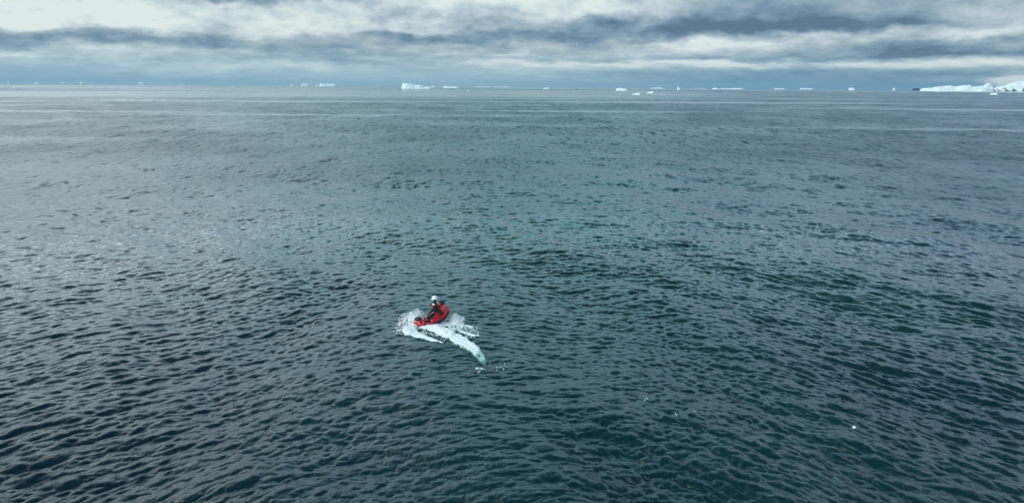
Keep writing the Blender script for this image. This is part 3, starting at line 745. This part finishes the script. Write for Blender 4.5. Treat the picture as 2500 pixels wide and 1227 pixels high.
noz = tube('jet_nozzle', [(0.06, 0, .10), (-.05, 0, .10), (-.12, .02, .10)], [.085, .08, .065], blk, craft, 14)
bpy.context.view_layer.update()
CM = craft.matrix_world.copy()

# ------------------------------------------------------------------ the rider
def skin_body(name, pts, edges, radii, m, root=0, sub=2):
    me_ = bpy.data.meshes.new(name); me_.from_pydata([tuple(p) for p in pts], edges, []); me_.update()
    o = bpy.data.objects.new(name, me_); COL.objects.link(o)
    md = o.modifiers.new('skin', 'SKIN')
    for i, r_ in enumerate(radii):
        sv = me_.skin_vertices[0].data[i]; sv.radius = (r_, r_) if not isinstance(r_, tuple) else r_
        sv.use_root = (i == root)
    sb = o.modifiers.new('s', 'SUBSURF'); sb.levels = sub; sb.render_levels = sub
    dg = bpy.context.evaluated_depsgraph_get(); ev = o.evaluated_get(dg); nm = bpy.data.meshes.new_from_object(ev)
    o.modifiers.clear(); o.data = nm
    nm.materials.clear()
    for mm_ in m: nm.materials.append(mm_)
    nm.polygons.foreach_set('use_smooth', [True] * len(nm.polygons))
    return o
# frame: x along the craft's heading, y to its left, z up (world metres) with origin at the seat
seat_w = CM @ Vector((1.44, 0, .57))
YF = Matrix.Translation(seat_w) @ Matrix.Rotation(YAW, 4, 'Z')
YI = YF.inverted()
def fromcraft(p): return YI @ (CM @ Vector(p))
J = {}; order = []; Ed = []; Ra = []
def jt(k, p, r_, par=None):
    J[k] = len(order); order.append(Vector(p)); Ra.append(r_)
    if par is not None: Ed.append((J[par], J[k]))
jt('pelvis', (0, 0, .10), (.17, .145))
jt('belly', (-.03, 0, .23), (.17, .14), 'pelvis')
jt('chest', (.0, .01, .37), (.19, .145), 'belly')
jt('collar', (-.02, .02, .50), (.12, .10), 'chest')
jt('neck', (-.01, .03, .575), .06, 'collar')
jt('jaw', (.01, .035, .64), (.07, .075), 'neck')
jt('head', (.0, .04, .715), (.085, .095), 'jaw')
jt('crown', (-.01, .04, .79), (.07, .08), 'head')
bl = fromcraft((1.52, .30, .925)); hr = fromcraft((.80, -.05, .55))
shl = Vector((.0, .21, .46)); shr = Vector((-.07, -.18, .46))
jt('shoulder_l', shl, .07, 'collar'); jt('elbow_l', (shl + bl) / 2 + Vector((-.02, .12, -.10)), .05, 'shoulder_l'); jt('wrist_l', bl + Vector((-.09, .0, .02)), .034, 'elbow_l'); jt('palm_l', bl + Vector((-.02, 0, .02)), (.042, .025), 'wrist_l')
jt('shoulder_r', shr, .07, 'collar'); jt('elbow_r', shr + Vector((-.25, -.04, -.12)), .056, 'shoulder_r')
er = order[J['elbow_r']]; jt('wrist_r', hr + Vector((.03, 0, .10)), .036, 'elbow_r'); jt('palm_r', hr + Vector((0, 0, .03)), (.042, .027), 'wrist_r')
for s_, n_ in ((1, 'l'), (-1, 'r')):
    kn = fromcraft((1.60, s_ * .30, .66)); ft = fromcraft((1.28, s_ * .34, .36)); to = fromcraft((1.50, s_ * .34, .37))
    jt('hip_' + n_, (.03, s_ * .11, .08), .095, 'pelvis'); jt('knee_' + n_, kn, .066, 'hip_' + n_); jt('ankle_' + n_, ft, .045, 'knee_' + n_); jt('toe_' + n_, to, (.045, .03), 'ankle_' + n_)
# five fingers on each hand
for n_, d_, sp_ in (('l', Vector((.5, 0, -.86)), Vector((0, 1, 0))), ('r', Vector((-.35, 0, -.9)), Vector((0, 1, 0)))):
    pb_ = order[J['palm_' + n_]]
    for k, (o_, ln_) in enumerate(((-.033, .062), (-.011, .072), (.011, .068), (.033, .052))):
        r0 = pb_ + sp_ * o_ + Vector((.02 if n_ == 'l' else -.02, 0, -.012))
        jt(f'f{n_}{k}a', r0, .0105, 'palm_' + n_); jt(f'f{n_}{k}b', r0 + d_.normalized() * ln_ * .5 + Vector((.012, 0, .008)), .0095, f'f{n_}{k}a'); jt(f'f{n_}{k}c', r0 + d_.normalized() * ln_, .008, f'f{n_}{k}b')
    jt(f't{n_}a', pb_ + Vector((-.005, -.04 if n_ == 'l' else .04, -.005)), .012, 'palm_' + n_); jt(f't{n_}b', pb_ + Vector((.025, -.055 if n_ == 'l' else .055, -.035)), .010, f't{n_}a')
rider = skin_body('person', order, Ed, Ra, [suit, skin_m], 0, 2)
rider.matrix_world = YF
hd = order[J['head']]
LOOK = Matrix.Rotation(R(150), 3, 'Z')          # the head is turned back over the left shoulder
for p_ in rider.data.polygons:
    c_ = p_.center - hd
    if c_.length < .16 and c_.z > -.09:
        f_ = LOOK.inverted() @ c_
        if f_.x > .045: p_.material_index = 1
# shape a face: nose, brow and lips on the head surface
for v in rider.data.vertices:
    c_ = LOOK.inverted() @ (v.co - hd)
    if c_.length < .15 and c_.x > .04:
        v.co += (LOOK @ Vector((1, 0, 0))) * (.022 * math.exp(-((c_.y / .016) ** 2 + ((c_.z + .015) / .022) ** 2)) + .007 * math.exp(-((c_.y / .03) ** 2 + ((c_.z + .055) / .010) ** 2)) - .008 * (math.exp(-(((c_.y - .03) / .014) ** 2 + ((c_.z - .012) / .012) ** 2)) + math.exp(-(((c_.y + .03) / .014) ** 2 + ((c_.z - .012) / .012) ** 2))))
tag(rider, 'rider in black suit, red vest and white helmet, turned to reach back with one arm', 'person')
def ell(name, c, s_, m, parent, rot=None, cut=None):
    bm = bmesh.new(); bmesh.ops.create_uvsphere(bm, u_segments=24, v_segments=16, radius=1)
    if cut is not None:
        bmesh.ops.delete(bm, geom=[v for v in bm.verts if v.co.z < cut], context='VERTS')
        ed = [e for e in bm.edges if e.is_boundary]; r_ = bmesh.ops.extrude_edge_only(bm, edges=ed)
        for v in [g for g in r_['geom'] if isinstance(g, bmesh.types.BMVert)]: v.co.x *= .86; v.co.y *= .86
    for v in bm.verts: v.co = Vector((v.co.x * s_[0], v.co.y * s_[1], v.co.z * s_[2]))
    if rot is not None:
        for v in bm.verts: v.co = rot @ v.co
    for v in bm.verts: v.co += Vector(c)
    return bm_obj(name, bm, m, parent, True)
he = ell('helmet', hd + Vector((0, 0, .045)), (.155, .14, .145), white_m, rider, LOOK, -.35)
# peak of the helmet
V = []; Fs = []
for i in range(9):
    th = (i / 8 - .5) * 1.7
    for r_, z_ in ((.125, .0), (.175, -.018), (.175, -.026), (.125, -.01)):
        V.append(LOOK @ Vector((math.cos(th) * r_, math.sin(th) * r_ * .9, z_)) + hd + Vector((0, 0, .02)))
for i in range(8):
    for k in range(4): Fs.append((i * 4 + k, i * 4 + (k + 1) % 4, i * 4 + 4 + (k + 1) % 4, i * 4 + 4 + k))
part('helmet_peak', (V, Fs), white_m, he)
for s_ in (-1, 1): ell('eye', hd + LOOK @ Vector((.085, s_ * .03, .012)), (.012, .012, .012), rub, rider)
# life vest: shell around the upper body with arm openings and pale shoulder panel
def ring(c, rx, ry, n=20): return [Vector(c) + Vector((math.cos(2 * math.pi * k / n) * rx, math.sin(2 * math.pi * k / n) * ry, 0)) for k in range(n)]
ct = order[J['chest']]
rings = [ring(ct + Vector((0, 0, z_)), rx, ry) for z_, rx, ry in ((-.04, .175, .215), (.0, .185, .225), (.05, .185, .225), (.09, .17, .215), (.12, .14, .17), (.145, .10, .11), (.155, .07, .075), (.12, .06, .06))]
V = [v for r_ in rings for v in r_]; n = 20
Fs = [(s_ * n + i, s_ * n + (i + 1) % n, (s_ + 1) * n + (i + 1) % n, (s_ + 1) * n + i) for s_ in range(len(rings) - 1) for i in range(n)]
part('life_vest', (V, Fs), red2, rider, True, 0, 1)
rings = [ring(ct + Vector((-.02, -.03, z_)), rx, ry, 16) for z_, rx, ry in ((.105, .165, .185), (.13, .14, .16), (.155, .10, .11), (.16, .07, .075))]
V = [v for r_ in rings for v in r_]; n = 16
Fs = [(s_ * n + i, s_ * n + (i + 1) % n, (s_ + 1) * n + (i + 1) % n, (s_ + 1) * n + i) for s_ in range(3) for i in range(n)]
part('reflective_collar', (V, Fs), light_m, rider)
# ------------------------------------------------------------------ the air
hm_ = bpy.data.materials.new('air'); hm_.use_nodes = True; hn = hm_.node_tree.nodes; hn.clear()
ho = hn.new('ShaderNodeOutputMaterial'); pv = hn.new('ShaderNodeVolumePrincipled')
pv.inputs['Color'].default_value = (0.34, 0.55, 0.70, 1); pv.inputs['Density'].default_value = 1.5e-5; pv.inputs['Anisotropy'].default_value = 0.2
hm_.node_tree.links.new(pv.outputs[0], ho.inputs['Volume'])
bm = bmesh.new(); bmesh.ops.create_cube(bm, size=2)
for v in bm.verts: v.co = Vector((v.co.x * 45000, v.co.y * 45000, -12.0 if v.co.z < 0 else 260.0))
hz_o = bm_obj('haze', bm, hm_); hz_o['kind'] = 'stuff'
